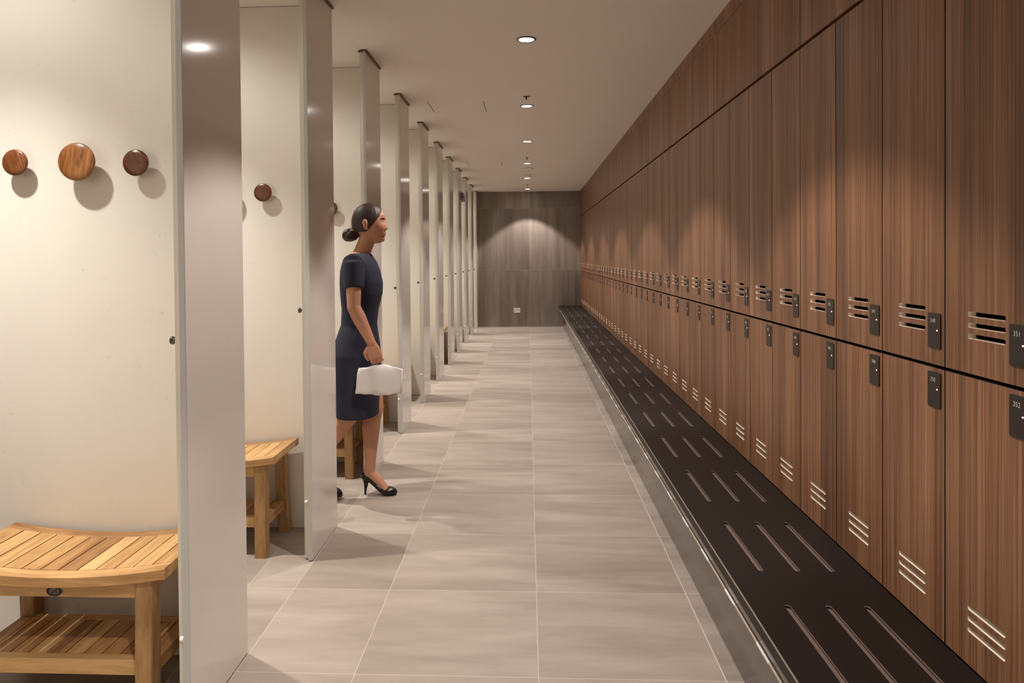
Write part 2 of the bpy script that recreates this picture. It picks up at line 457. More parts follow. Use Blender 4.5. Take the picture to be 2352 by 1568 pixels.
# bulkhead panels over the lockers (joints every four lockers)
js = [YN] + [J0 + j*PITCH for j in (-1, 3, 7, 11, 15, 19, 23, 27, 31, 35, 39)] + [YB-.003]
js = [js[0]] + [y for y in js[1:] if y > YN+.1]
for i, (a, b) in enumerate(zip(js, js[1:])):
    bm = bmesh.new(); box(bm, 0, .02, a+.0024, b-.0024, 0, 2.5415-(ZS+.0065))
    for fc in bm.faces:
        if abs(fc.normal.y) > .9 or max(v.co.y for v in fc.verts)-min(v.co.y for v in fc.verts) < 1e-5: fc.material_index = 1
    o = obj('bulkhead_panel', bm, [M['walnut'], M['black']], loc=(XL, 0, ZS+.0065))
    n = len(js)-2-i
    if n == 0: lab = 'narrow walnut bulkhead panel over the lockers touching the dark stone wall'
    elif n == 1: lab = 'walnut bulkhead panel over the lockers, next to the narrow one at the stone wall'
    elif i == 0: lab = 'walnut bulkhead panel over the lockers at the near end of the run'
    elif i == 1: lab = 'walnut bulkhead panel above lockers 345 to 351, topmost right of the photo'
    else: lab = 'walnut bulkhead panel over the lockers, %s panel counting from the stone wall' % ORD[n]
    tag(o, lab, 'panel', 'walnut bulkhead panels above the lockers', 'thing')
bm = bmesh.new(); box(bm, XL+.022, XL+.40, YN, YB-.002, ZS+.003, ZC-.002)
tag(obj('trim_4', bm, M['black']), 'dark void framing behind the bulkhead panels', 'trim', kind='structure')

# ------------------------------------------------------------------ bench
t = empty('bench', (0.80, 6.9, 0), 'long dark bronze slotted bench running along the foot of the walnut lockers', 'bench')
BX0, BX1 = 0.5947, XL-.001
BY0, BY1 = YN-.0, YB-.002
L = lambda x, y, z: (x-0.80, y-6.9, z)
bm = bmesh.new()
rowsY = []
cy = J0 + 2*PITCH - .0125
k = -10
edges = []
while True:
    c = cy + k*2*PITCH
    k += 1
    a, b = c-PITCH, c+PITCH
    if b <= BY0+.05: continue
    if a >= BY1-.02: break
    a, b = max(a, BY0), min(b, BY1)
    s0, s1 = c-.2058, c+.2058
    s0, s1 = max(s0, a+.01), min(s1, b-.01)
    holes = [rrect(x-.0085, x+.0085, s0, s1, .0083) for x in (.699, .8085, .911)] if s1-s0 > .04 else []
    edges.append((a, b, holes))
for a, b, holes in edges:
    plate(bm, [(BX0+.003, a), (BX1, a), (BX1, b), (BX0+.003, b)], holes, lambda u, v, d: L(u, v, ZBENCH-d), .005, 0, 0, 1, back=False)
bmesh.ops.remove_doubles(bm, verts=bm.verts, dist=1e-5)
# front lip
for p, q, mi in (((BX0+.003, ZBENCH), (BX0, ZBENCH-.003), 2), ((BX0, ZBENCH-.003), (BX0, ZBENCH-.033), 0), ((BX0, ZBENCH-.033), (BX0+.008, ZBENCH-.033), 0)):
    v = [bm.verts.new(L(p[0], BY0, p[1])), bm.verts.new(L(p[0], BY1, p[1])), bm.verts.new(L(q[0], BY1, q[1])), bm.verts.new(L(q[0], BY0, q[1]))]
    bm.faces.new(v).material_index = mi
o = obj('seat_top', bm, [M['bench'], M['rim'], M['alu']], t)
bm = bmesh.new(); box(bm, BX0+.012-.8, BX1-.8-.001, BY0-6.9, BY1-6.9, ZBENCH-.026, ZBENCH-.010)
obj('tray', bm, M['tray'], t)
FX0, FZ0, FX1 = BX0+.006, ZBENCH-.033, .678
bm = bmesh.new()
v = [bm.verts.new(L(*p)) for p in ((FX0, BY0, FZ0), (FX0, BY1, FZ0), (FX1, BY1, 0.001), (FX1, BY0, 0.001), (FX0+.02, BY0, FZ0), (FX0+.02, BY1, FZ0), (FX1+.02, BY1, 0.001), (FX1+.02, BY0, 0.001))]
for q in ((0,1,2,3),(4,7,6,5),(0,3,7,4),(1,5,6,2),(0,4,5,1),(3,2,6,7)): bm.faces.new([v[i] for i in q])
bmesh.ops.recalc_face_normals(bm, faces=bm.faces)
fa = obj('fascia', bm, M['fascia'], t); fa['label'] = 'glossy dark sloping front panel'
def fx(z): return FX0 + (FX1-FX0)*(FZ0-z)/FZ0
bm = bmesh.new()
z0, z1 = .3165, .3215
v = [bm.verts.new(L(*p)) for p in ((fx(z0)-.007, BY0, z0), (fx(z0)-.007, BY1, z0), (fx(z0)-.007, BY1, z1), (fx(z0)-.007, BY0, z1), (fx(z0), BY0, z0), (fx(z0), BY1, z0), (fx(z1), BY1, z1), (fx(z1), BY0, z1))]
for q in ((0,1,2,3),(4,7,6,5),(0,3,7,4),(1,5,6,2),(3,2,6,7),(0,4,5,1)): bm.faces.new([v[i] for i in q])
bmesh.ops.recalc_face_normals(bm, faces=bm.faces)
tr = obj('trim_rail', bm, M['rail'], t); tr['label'] = 'thin satin metal rail'
bm = bmesh.new(); box(bm, fx(.32)-.0078-.8, fx(.32)-.0005-.8, -.05, .05, .3158, .3222, .0008)
dash_me = to_mesh(bm, 'rail_bright_dash'); dash_me.materials.append(M['white'])  # white dashes added to imitate brighter stretches of light along the rail
y = BY0+.1
while y < BY1-.1:
    link('rail_bright_dash', dash_me, None, tr, (0, y-6.9, 0)); y += PITCH
bm = bmesh.new(); box(bm, FX1+.03-.8, BX1-.8-.01, BY0+.01-6.9, BY0+.03-6.9, 0.001, ZBENCH-.031)
obj('end_support', bm, M['bench'], t)

# ------------------------------------------------------------------ cubicle partitions
NP0, PP, PW = 2.015, 1.174, 0.422
def near(k): return NP0 + PP*k
def far(k): return min(near(k) + PW, YB-.002)
KS = list(range(-1, 11))
TH = 0.020; WT = 0.025
pnames = {-1: 'cream cubicle partition beside the camera', 0: 'nearest cream cubicle partition, carrying three round wooden hooks beside the large teak stool',
          1: 'second cream cubicle partition from the camera, just before the walking woman', 2: 'third cream cubicle partition from the camera, right behind the walking woman',
          7: 'cream cubicle partition with the louvred sounder on its corridor face', 10: 'last cream cubicle partition, half width against the dark stone wall'}
src = {}
for k in KS:
    n, f = near(k), far(k)
    lab = pnames.get(k, 'cream cubicle partition, %s one counting from the dark stone wall' % ORD[10-k] if k > 5 else 'cream cubicle partition, %s one counting from the camera' % ORD[k])
    p = empty('cubicle_partition', (XP, n, 0), lab, 'partition', 'cream cubicle partitions', 'thing')
    if k in (-1, 10) or 0 not in src:
        w = f-n; parts = []
        bm = bmesh.new(); box(bm, -TH, 0, 0, w, .004, ZC-.003, .0015)
        
        for fc in bm.faces:
            if fc.calc_center_median().y < .0016: fc.material_index = 1
        parts.append(obj('front_panel', bm, [M['lam'], M['edge']], p))
        bm = bmesh.new(); box(bm, XW-XP+.002, -TH-.0005, w-WT, w, .002, ZC-.003)
        parts.append(obj('side_panel', bm, M['lam'], p))
        bm = bmesh.new(); box(bm, -TH-.022, -TH-.0005, .02, .06, .004, ZC-.003, .001)
        parts.append(obj('door_stop', bm, M['strip'], p))
        bm = bmesh.new(); box(bm, -TH-.008, .008, -.004, w+.006 if k != 10 else w-.001, ZC-.012, ZC-.001)
        box(bm, -TH-.028, -.004, .012, .07, ZC-.010, ZC-.001)
        c = obj('ceiling_channel', bm, M['channel'], p); c['label'] = 'bronze metal ceiling channel'
        bm = bmesh.new(); lathe(bm, [(.0115, 0), (.0115, .003), (.005, .006), (.005, .009), (.0105, .0115), (.0125, .016), (.0110, .021), (.006, .0235), (0, .024)], '-X', 20, (-TH-.022, .040, 1.125))
        kb = obj('knob', bm, M['chrome'], p, smooth=True); kb['label'] = 'small polished steel knob'
        bm = bmesh.new(); lathe(bm, [(.0085, 0), (.008, .004), (.005, .008), (0, .0095)], '-Y', 16, (-TH-.012, .02, .262))
        bp = obj('bumper', bm, M['white'], p, smooth=True); bp['label'] = 'tiny white rubber bumper'
        if k == 0: src[0] = p
        if k == -1: src[-1] = p
    else:
        for ch in src[0].children:
            c = ch.copy(); COL.objects.link(c); c.parent = p

# sounder on the eighth partition
t = empty('wall_sounder', (XP, near(7)+.26, 2.16), 'small beige louvred sounder box high on a far cubicle partition', 'sounder')
bm = bmesh.new()
prof = [(0, 0), (.066, .004), (.072, .016), (.066, .075), (.048, .128), (.030, .142), (0, .146)]
rings = [[(x, y, z) for x, z in prof] for y in (-.055, .055)]
loft(bm, rings); bmesh.ops.recalc_face_normals(bm, faces=bm.faces)
obj('housing', bm, M['grey'], t)
bm = bmesh.new()
for i in range(7): box(bm, .004, .052, -.0565, -.054, .035+.014*i, .041+.014*i)
obj('louvre_slot', bm, M['dark'], t)
bm = bmesh.new(); box(bm, .0005, .006, -.05, .05, -.006, .152, .002); obj('back_plate', bm, M['white'], t)

# ------------------------------------------------------------------ round wooden hooks
def hook(x, z, yw, r, depth, mat, label, grp):
    t = empty('coat_hook', (x, yw, z), label, 'coat hook', grp)
    bm = bmesh.new()
    rs = r*.30
    lathe(bm, [(0, .001), (rs, .001), (rs*.92, depth*.35), (rs*1.15, depth*.52), (r*.75, depth*.66), (r*.97, depth*.74), (r, depth*.80), (r*.985, depth*.87), (r*.92, depth*.93), (r*.6, depth*.98), (r*.3, depth*.995), (0, depth)], '-Y', 48)
    o = obj('knob_disc', bm, mat, t, smooth=True)
    return t
def wf(k): return far(k)-WT
hook(-1.7307, 1.692, wf(0), .0445, .047, hw[0], 'small round reddish walnut hook, leftmost on the nearest partition', 'round walnut hooks on the nearest partition')
hook(-1.5093, 1.690, wf(0), .0640, .060, hw[1], 'large golden walnut hook disc between two small ones on the nearest partition', 'round walnut hooks on the nearest partition')
hook(-1.3120, 1.685, wf(0), .0445, .047, hw[2], 'small dark walnut hook, nearest the panel edge on the first partition', 'round walnut hooks on the nearest partition')
hook(-1.3150, 1.689, wf(1), .0450, .047, hw[2], 'small round walnut hook alone on the second partition', 'round walnut hooks further along')
hook(-1.5100, 1.690, wf(1), .0640, .060, hw[1], 'large walnut hook disc on the second partition, mostly behind the first panel', 'round walnut hooks further along')
hook(-1.2950, 1.687, wf(2), .0450, .047, hw[0], 'small walnut hook by the walking woman\'s head on the third partition', 'round walnut hooks further along')

# ------------------------------------------------------------------ teak stools
SW, SD = 0.70, 0.352
def seat_z(x):        # top surface, dipping in the middle
    u = abs(x)/(SW/2); return .4345 + .030*u**2
def bent_board(bm, x0, x1, y0, y1, ztop, thick, n=14):
    rings = []
    for i in range(n+1):
        x = x0+(x1-x0)*i/n; z = ztop(x); c = .003
        rings.append([(x, y0+c, z), (x, y1-c, z), (x, y1, z-c), (x, y1, z-thick+c), (x, y1-c, z-thick), (x, y0+c, z-thick), (x, y0, z-thick+c), (x, y0, z-c)])
    loft(bm, rings)
def make_stool(loc, label):
    t = empty('shower_stool', loc, label, 'stool', 'teak stools in the cubicles')
    y0, y1 = 0.0, SD; rw = .048
    bm = bmesh.new()
    for a, b in ((y0, y0+rw), (y1-rw, y1)): bent_board(bm, -SW/2, SW/2, a, b, seat_z, .034)
    bmesh.ops.recalc_face_normals(bm, faces=bm.faces)
    s = obj('seat_rail', bm, M['teakX'], t)
    bm = bmesh.new()
    g = .0575; xs = [-SW/2] + [g*i for i in range(-5, 6)] + [SW/2]
    for a, b in zip(xs, xs[1:]):
        A = a + (.0021 if a > -SW/2 else 0); B = b - (.0021 if b < SW/2 else 0)
        rings = []
        for y in (y0+rw+.0008, y1-rw-.0008):
            za, zb = seat_z(A)-.0005, seat_z(B)-.0005; th = .022 if -SW/2 < a and b < SW/2 else .030
            rings.append([(A, y, za), (B, y, zb), (B, y, zb-th), (A, y, za-th)])
        loft(bm, rings)
    bmesh.ops.recalc_face_normals(bm, faces=bm.faces)
    obj('seat_slats', bm, M['teakY'], t)
    for sx in (-1, 1):
        for fy in (0, 1):
            bm = bmesh.new(); rings = []
            for i in range(9):
                u = i/8; z = u*.418
                fl = .012*(1-u)**2
                xo = sx*(SW/2-.049+fl*.6) ; xi = xo - sx*.052
                if fy == 0: ya, yb = -.003+.020*math.sin(PI*min(1, u*1.0)*.5), .051+.020*math.sin(PI*u*.5)
                else: ya, yb = SD-.060+.016-.022*math.sin(PI*u*.5), SD-.006+.016-.022*math.sin(PI*u*.5)
                if sx < 0: pass
                lo, hi = min(xo, xi), max(xo, xi); c = .003
                rings.append([(lo+c, ya, z), (hi-c, ya, z), (hi, ya+c, z), (hi, yb-c, z), (hi-c, yb, z), (lo+c, yb, z), (lo, yb-c, z), (lo, ya+c, z)])
            loft(bm, rings); bmesh.ops.recalc_face_normals(bm, faces=bm.faces)
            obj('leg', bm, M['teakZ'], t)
    bm = bmesh.new()
    xl = SW/2-.103
    box(bm, -xl, xl, .030, .052, .362, .412, .002); box(bm, -xl, xl, SD-.070, SD-.048, .362, .412, .002)
    obj('apron', bm, M['teakX'], t)
    bm = bmesh.new()
    for sx in (-1, 1): box(bm, sx*(SW/2-.083), sx*(SW/2-.061), .073, SD-.062, .372, .420, .002)
    obj('side_rail', bm, M['teakY'], t)
    # lower shelf
    zt = .172
    bm = bmesh.new()
    for a, b in ((.040, .072), (SD-.078, SD-.046)): box(bm, -xl, xl, a, b, zt-.046, zt, .002)
    obj('shelf_rail', bm, M['teakX'], t)
    bm = bmesh.new()
    for sx in (-1, 1): box(bm, sx*(SW/2-.101), sx*(SW/2-.055), .055, SD-.062, zt-.046, zt-.004, .002)
    for i in range(-5, 5):
        a, b = g*i+.0025, g*(i+1)-.0025
        a, b = max(a, -xl+.004), min(b, xl-.004)
        box(bm, a, b, .0725, SD-.0785, zt-.022, zt-.001)
    obj('shelf_slats', bm, M['teakY'], t)
    # oval maker's badge on the apron
    bm = bmesh.new(); N = 36
    def oval(rx, rz, y, mi):
        vs = [bm.verts.new((rx*math.cos(2*PI*i/N), y, .380+rz*math.sin(2*PI*i/N))) for i in range(N)]
        return vs
    a0 = oval(.0245, .0158, .0295, 0); a1 = oval(.0245, .0158, .0275, 0); a2 = oval(.0225, .0142, .0270, 0); a3 = oval(.0165, .0095, .0270, 0)
    for r1, r2, mi in ((a0, a1, 1), (a1, a2, 1), (a2, a3, 0)):
        for i in range(N): bm.faces.new((r1[i], r1[(i+1) % N], r2[(i+1) % N], r2[i])).material_index = mi
    bm.faces.new(a3).material_index = 1
    for i in range(-4, 5):   # pale ticks of lettering round the lower ring
        a = -PI/2 + i*.26
        cx, cz = .0195*math.cos(a), .380+.0118*math.sin(a)
        box(bm, cx-.0009, cx+.0009, .0264, .0270, cz-.0014, cz+.0014, 0, 1)
    tube(bm, [(-.008, .0268, .374), (-.002, .0266, .379), (.003, .0266, .379), (.008, .0268, .387)], .0012, 6, mi=0)
    bmesh.ops.recalc_face_normals(bm, faces=bm.faces)
    b = obj('badge', bm, [M['dark'], M['chrome']], t); b['label'] = 'oval metal badge with a black ring'
    return t
rights = {0: -1.060, 1: -1.155, 2: -1.040, 3: -1.113, 4: -1.200, 5: -1.165, 6: -1.052, 7: -1.160, 8: -1.150, 9: -1.165}
slabs = {0: 'teak stool with slatted seat and lower shelf, nearest the camera at bottom left', 1: 'teak slatted stool in the cubicle just before the walking woman',
         2: 'teak slatted stool partly hidden behind the walking woman\'s legs', 3: 'teak stool just past the walking woman, only its seat corner showing',
         4: 'teak stool tucked behind the fourth partition', 5: 'teak stool tucked behind the fifth partition',
         6: 'teak stool far along the cubicles with a seat corner showing above deep shade', 7: 'teak stool behind the eighth partition below the sounder',
         8: 'teak stool in the third cubicle counting from the stone wall', 9: 'teak stool in the second cubicle counting from the stone wall'}
s0 = None
for k in range(0, 10):
    loc = (rights[k]-SW/2, near(k)+PW-.397, 0)
    if s0 is None: s0 = make_stool(loc, slabs[k])
    else: copy_tree(s0, loc, slabs[k])

# ------------------------------------------------------------------ lamps
bmL = bmesh.new(); lathe(bmL, [(.044, .0), (.044, .003), (0, .004)], '-Z', 28); lens_me = to_mesh(bmL, 'lens', True); lens_me.materials.append(M['lens'])
bmB = bmesh.new(); lathe(bmB, [(.0445, .0), (.0445, .005), (.050, .007), (.056, .004), (.057, 0)], '-Z', 36); bez_me = to_mesh(bmB, 'bezel', True); bez_me.materials.append(M['bezel'])
def downlight(x, y, label, grp, energy, color, angle, blend, rad=.03, spill=0):
    t = empty('recessed_downlight', (x, y, ZC), label, 'downlight', grp)
    link('bezel', bez_me, None, t); l = link('lens', lens_me, None, t); l['label'] = 'bright glowing lens'
    la = bpy.data.lights.new('downlight_beam', 'SPOT'); la.energy = energy; la.color = color
    la.spot_size = math.radians(angle); la.spot_blend = blend; la.shadow_soft_size = rad
    lo = bpy.data.objects.new('downlight_beam', la); COL.objects.link(lo); lo.parent = t; lo.location = (0, 0, -.012)
    if spill:
        lb = bpy.data.lights.new('downlight_spill', 'SPOT'); lb.energy = spill; lb.color = color
        lb.spot_size = math.radians(164); lb.spot_blend = .5; lb.shadow_soft_size = .04
        l2 = bpy.data.objects.new('downlight_spill', lb); COL.objects.link(l2); l2.parent = t; l2.location = (0, 0, -.012)
    return t
CW = (1.0, 0.90, 0.86); CB = (1.0, 0.955, 0.885)
EC, EB = 110.0, 192.0
for i in range(-3, 6):
    y = 4.23 + 1.861*i
    if i == 5: lab = 'glowing recessed downlight closest to the dark stone wall'
    elif i == 0: lab = 'brightest recessed downlight in the corridor ceiling, largest and topmost in view'
    elif i < 0: lab = 'recessed corridor downlight above and behind the camera'
    else: lab = 'recessed corridor downlight, %s one counting from the dark stone wall' % ORD[5-i]
    downlight(0.0, y, lab, 'corridor ceiling downlights', EC, CW, 97, .24)
for k in range(-1, 11):
    y = near(k)+PW-.61
    downlight(-1.80, min(y, 13.75), 'recessed cubicle downlight in front of the %s partition from the camera' % ORD[k+1], 'cubicle ceiling downlights', EB, CB, 90, 1.0, spill=24.0)

# sprinklers, round plates
for i, y in enumerate((5.73, 9.24, 12.68)):
    t = empty('sprinkler_head', (-.004, y, ZC), ['ceiling sprinkler head between the first two visible downlights', 'ceiling sprinkler head before the fourth downlight',
                                                 'ceiling sprinkler head nearest the dark stone wall'][i], 'sprinkler', 'ceiling sprinkler heads')
    bm = bmesh.new(); lathe(bm, [(.043, 0), (.043, .003), (.036, .006), (.031, .002), (0, .002)], '-Z', 30); obj('escutcheon', bm, M['white'], t, smooth=True)
    bm = bmesh.new(); lathe(bm, [(0, .002), (.028, .0022), (.027, .0035), (0, .0036)], '-Z', 26); obj('recess', bm, M['dark'], t)
    bm = bmesh.new(); lathe(bm, [(.005, 0), (.005, .022), (.009, .026), (.009, .029), (0, .030)], '-Z', 12); obj('nozzle', bm, M['chrome'], t, smooth=True)
for i, (x, y, r) in enumerate(((.008, 10.40, .08), (.005, 11.28, .055))):
    t = empty('ceiling_plate', (x, y, ZC), ['round white ceiling plate just past the fourth downlight', 'small round white ceiling plate before the fifth downlight'][i], 'ceiling plate', 'round white ceiling plates')
    bm = bmesh.new(); lathe(bm, [(r, 0), (r*.98, .006), (r*.9, .009), (0, .009)], '-Z', 36); obj('cover', bm, M['white'], t, smooth=True)
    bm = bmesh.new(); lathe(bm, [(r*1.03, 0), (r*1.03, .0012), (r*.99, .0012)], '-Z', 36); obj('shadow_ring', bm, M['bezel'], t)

# double power outlet
t = empty('power_outlet', (-.221, YB, .3165), 'white double power outlet low on the dark stone wall', 'power outlet')
bm = bmesh.new(); box(bm, -.063, .063, -.010, -.0005, -.047, .047, .003); obj('face_plate', bm, M['white'], t)
for sx in (-1, 1):
    bm = bmesh.new()
    for a in (-1, 1):
        m0 = len(bm.verts); box(bm, -.0022, .0022, -.0004, .0004, -.007, .007)
        bm.verts.ensure_lookup_table()
        bmesh.ops.rotate(bm, verts=bm.verts[m0:], cent=(0, 0, 0), matrix=Matrix.Rotation(a*.5, 3, 'Y'))
        bmesh.ops.translate(bm, verts=bm.verts[m0:], vec=(sx*.036+a*.009, -.0105, .004))
    box(bm, sx*.036-.002, sx*.036+.002, -.0109, -.0101, -.020, -.008)
    obj('socket', bm, M['dark'], t)
    bm = bmesh.new(); box(bm, sx*.014-.006, sx*.014+.006, -.013, -.0095, .008, .026, .001); obj('switch', bm, M['grey'], t)

# ------------------------------------------------------------------ the woman
PX, PY = -0.95, 4.065
person = empty('person', (PX, PY, 0), 'woman in navy short-sleeved dress and black heels stepping out of a cubicle', 'person')
def Lp(p): return (p[0]-PX, p[1]-PY, p[2])
def ell(cx, cy, z, rx, ry, n=28, p=2.3, dx=0):
    out = []
    for i in range(n):
        a = 2*PI*i/n; c, s = math.cos(a), math.sin(a)
        out.append(Lp((cx+rx*math.copysign(abs(c)**(2/p), c), cy+ry*math.copysign(abs(s)**(2/p), s), z)))
    return out
HX, HZ = -.893, 1.553      # head centre
bm = bmesh.new()
# torso under the dress
loft(bm, [ell(-.955, PY, z, rx, ry) for z, rx, ry in ((.80, .07, .12), (.88, .09, .130), (.95, .080, .105), (1.02, .072, .098), (1.12, .080, .112), (1.22, .09, .130), (1.30, .080, .145), (1.36, .06, .11), (1.395, .045, .06))])
# neck
tube(bm, [Lp(p) for p in ((-.955, PY, 1.33), (-.940, PY, 1.39), (-.918, PY, 1.44), (-.900, PY, 1.49))], [.060, .048, .046, .048], 18)
# shoulders and arms
SR, ER, WR = (-.950, 3.905, 1.330), (-.936, 3.846, 1.095), (-.838, 3.826, .905)
SL, EL, WL = (-.955, 4.225, 1.330), (-1.045, 4.262, 1.085), (-1.050, 4.255, .850)
for S, E_, W_ in ((SR, ER, WR), (SL, EL, WL)):
    m1 = Vector(S).lerp(Vector(E_), .35); m2 = Vector(E_).lerp(Vector(W_), .3); m3 = Vector(E_).lerp(Vector(W_), .8)
    capsule_chain(bm, [Lp(p) for p in ((-.952, PY+(S[1]-PY)*.5, 1.312), S, m1, E_, m2, m3, W_)], [.050, .050, .044, .037, .038, .028, .024], 16)
# hands: palm, four unequal fingers, thumb
def hand(W_, dirv, nrm, side, curl):
    W_ = Vector(W_); d = Vector(dirv).normalized(); nn = Vector(nrm).normalized(); s = d.cross(nn).normalized()
    palm = [W_, W_+d*.03, W_+d*.065, W_+d*.085]
    tube(bm, [Lp(p) for p in palm], [(.017, .024), (.017, .036), (.015, .040), (.012, .037)], 16, up=nn)
    for i, (o, ln) in enumerate(((-.028, .062), (-.0095, .072), (.0095, .067), (.027, .052))):
        b = W_+d*.080+s*o*side; pts = [b]; ang = 0
        for seg, c in ((.45, curl*.7), (.32, curl), (.25, curl*.8)):
            ang += c; pts.append(pts[-1] + (d*math.cos(ang)+nn*math.sin(ang))*ln*seg)
        capsule_chain(bm, [Lp(p) for p in pts], [.0085, .0080, .0074, .0062], 10)
    b = W_+d*.022-s*.026*side
    t1 = b + (d*.6 - s*.75*side + nn*.25).normalized()*.034; t2 = t1 + (d*.9 - s*.1*side + nn*.45).normalized()*.028; t3 = t2 + (d*.9 + s*.15*side + nn*.5).normalized()*.020
    capsule_chain(bm, [Lp(p) for p in (b, t1, t2, t3)], [.0125, .0105, .0088, .0070], 10)
hand(WR, (.26, .0, -.93), (.0, 1, .0), 1, .75)
hand(WL, (.05, .02, -1), (.0, -1, .0), -1, .35)
# legs
HRl, KR, AR = (-.965, 3.992, .88), (-.992, 4.005, .49), (-1.200, 4.020, .205)
HLl, KL, AL = (-.945, 4.138, .88), (-.888, 4.122, .50), (-.918, 4.112, .142)
for Hh, Kk, Aa, back in ((HRl, KR, AR, 1), (HLl, KL, AL, 0)):
    H_, K_, A_ = Vector(Hh), Vector(Kk), Vector(Aa)
    sh = A_-K_; bk = Vector((sh.z, 0, -sh.x)).normalized()      # backwards from the shin
    if bk.x > 0: bk = -bk
    capsule_chain(bm, [Lp(p) for p in (H_, H_.lerp(K_, .45), H_.lerp(K_, .85), K_, K_+sh*.15+bk*.008, K_+sh*.33+bk*.012, K_+sh*.62+bk*.006, K_+sh*.88, A_)],
                  [.088, .074, .056, .051, .050, .052, .040, .031, .032], 18)
# feet inside the pumps
def foot(A_, heel, ball, toe):
    A_, heel, ball, toe = map(Vector, (A_, heel, ball, toe))
    capsule_chain(bm, [Lp(p) for p in (A_, heel.lerp(A_, .45)+Vector((.002, 0, 0)), heel+Vector((.012, 0, .012)))], [.031, .029, .024], 14)
    mid = A_.lerp(ball, .5)+Vector((0, 0, -.006))
    tube(bm, [Lp(p) for p in (A_+Vector((-.005, 0, -.015)), mid, ball, toe)], [(.030, .033), (.030, .026), (.036, .017), (.024, .010)], 16, up=(0, 1, 0))
foot(AL, (-.950, 4.114, .098), (-.815, 4.106, .026), (-.772, 4.104, .018))
foot(AR, (-1.240, 4.018, .158), (-1.130, 4.022, .040), (-1.090, 4.023, .020))
# head with face (looks toward +X)
PROF = [(-.113, .020, .03), (-.109, .062, .03), (-.100, .080, .028), (-.088, .087, .028), (-.075, .083, .028), (-.066, .0885, .022), (-.0605, .085, .020), (-.0545, .0895, .020),
        (-.046, .086, .020), (-.038, .091, .014), (-.030, .106, .013), (-.018, .101, .012), (-.004, .093, .013), (.012, .085, .018), (.024, .089, .040), (.045, .089, .05), (.070, .076, .05), (.095, .050, .05), (.113, .0, .05)]
def prof(z):
    for (za, xa, wa), (zb, xb, wb) in zip(PROF, PROF[1:]):
        if z <= zb:
            q = max(0, min(1, (z-za)/(zb-za))); q = q*q*(3-2*q); return xa+(xb-xa)*q, wa+(wb-wa)*q
    return 0, .05
def head_verts():
    nu, nv = 96, 90; rings = []
    for j in range(nv+1):
        ph = PI*j/nv; r = []
        for i in range(nu):
            th = 2*PI*i/nu
            d = Vector((math.sin(ph)*math.cos(th), math.sin(ph)*math.sin(th), math.cos(ph)))
            x, y, z = d.x*.094, d.y*.073, d.z*.112
            if d.z < 0:                                   # jaw narrows and comes forward
                q = -d.z; y *= 1-.34*q*q
                if d.x < 0: x *= 1-.35*q; z *= 1-.28*(-d.x)*q
            if d.x > 0:
                base = .094*math.sqrt(max(0, 1-(z/.112)**2))
                px, wy = prof(z)
                e = math.exp(-(y/wy)**2)
                x += (px-base)*e
                x -= .007*(math.exp(-((abs(y)-.030)/.014)**2-((z-.008)/.013)**2))   # eye sockets
                x += .004*(math.exp(-((abs(y)-.036)/.018)**2-((z+.026)/.020)**2))   # cheekbones
            r.append(Lp((HX+x, PY+y, HZ+z)))
        rings.append(r)
    return rings
hr = head_verts()
top = bm.verts.new(Lp((HX, PY, HZ+.112))); bot = bm.verts.new(Vector(hr[-1][0]))
rs = [[bm.verts.new(p) for p in r] for r in hr[1:-1]]; n = len(rs[0])
for k in range(n):
    bm.faces.new((top, rs[0][k], rs[0][(k+1) % n])); bm.faces.new((bot, rs[-1][(k+1) % n], rs[-1][k]))
for a, b in zip(rs, rs[1:]):
    for k in range(n): bm.faces.new((a[k], b[k], b[(k+1) % n], a[(k+1) % n]))
for s in (-1, 1):     # ears
    c = Vector((HX-.006, PY+s*.072, HZ-.006))
    tube(bm, [Lp(c+Vector((.004, 0, -.030))), Lp(c+Vector((-.002, s*.006, -.012))), Lp(c+Vector((-.006, s*.010, .010))), Lp(c+Vector((-.004, s*.006, .028)))], [(.006, .008), (.007, .013), (.007, .016), (.005, .010)], 12, up=(0, 1, 0))
bmesh.ops.recalc_face_normals(bm, faces=bm.faces)
link('body', bake_remesh(bm, .0042, 3, 'body'), M['skin'], person)
# eyes, brows, lips
for s in (-1, 1):
    bm = bmesh.new(); bmesh.ops.create_uvsphere(bm, u_segments=16, v_segments=12, radius=.0115, matrix=Matrix.Translation(Lp((HX+.0672, PY+s*.0300, HZ+.007))))
    e = obj('eye', bm, M['eye'], person, smooth=True)
    bm = bmesh.new(); bmesh.ops.create_uvsphere(bm, u_segments=12, v_segments=8, radius=.0062, matrix=Matrix.Translation(Lp((HX+.0738, PY+s*.0303, HZ+.007))))
    obj('iris', bm, M['iris'], e, smooth=True)
    bm = bmesh.new(); tube(bm, [Lp((HX+.0865, PY+s*.014, HZ+.025)), Lp((HX+.0825, PY+s*.030, HZ+.030)), Lp((HX+.073, PY+s*.045, HZ+.025))], [.0028, .0034, .0018], 8)
    obj('eyebrow', bm, M['hair'], person, smooth=True)
bm = bmesh.new()
for zz, xx in ((-.0545, .0885), (-.0665, .0875)):
    tube(bm, [Lp((HX+xx-.014, PY-.021, HZ-.060)), Lp((HX+xx-.002, PY-.010, HZ+zz)), Lp((HX+xx, PY, HZ+zz)), Lp((HX+xx-.002, PY+.010, HZ+zz)), Lp((HX+xx-.014, PY+.021, HZ-.060))], [.001, .0036, .0040, .0036, .001], 8)
obj('lips', bm, M['lip'], person, smooth=True)
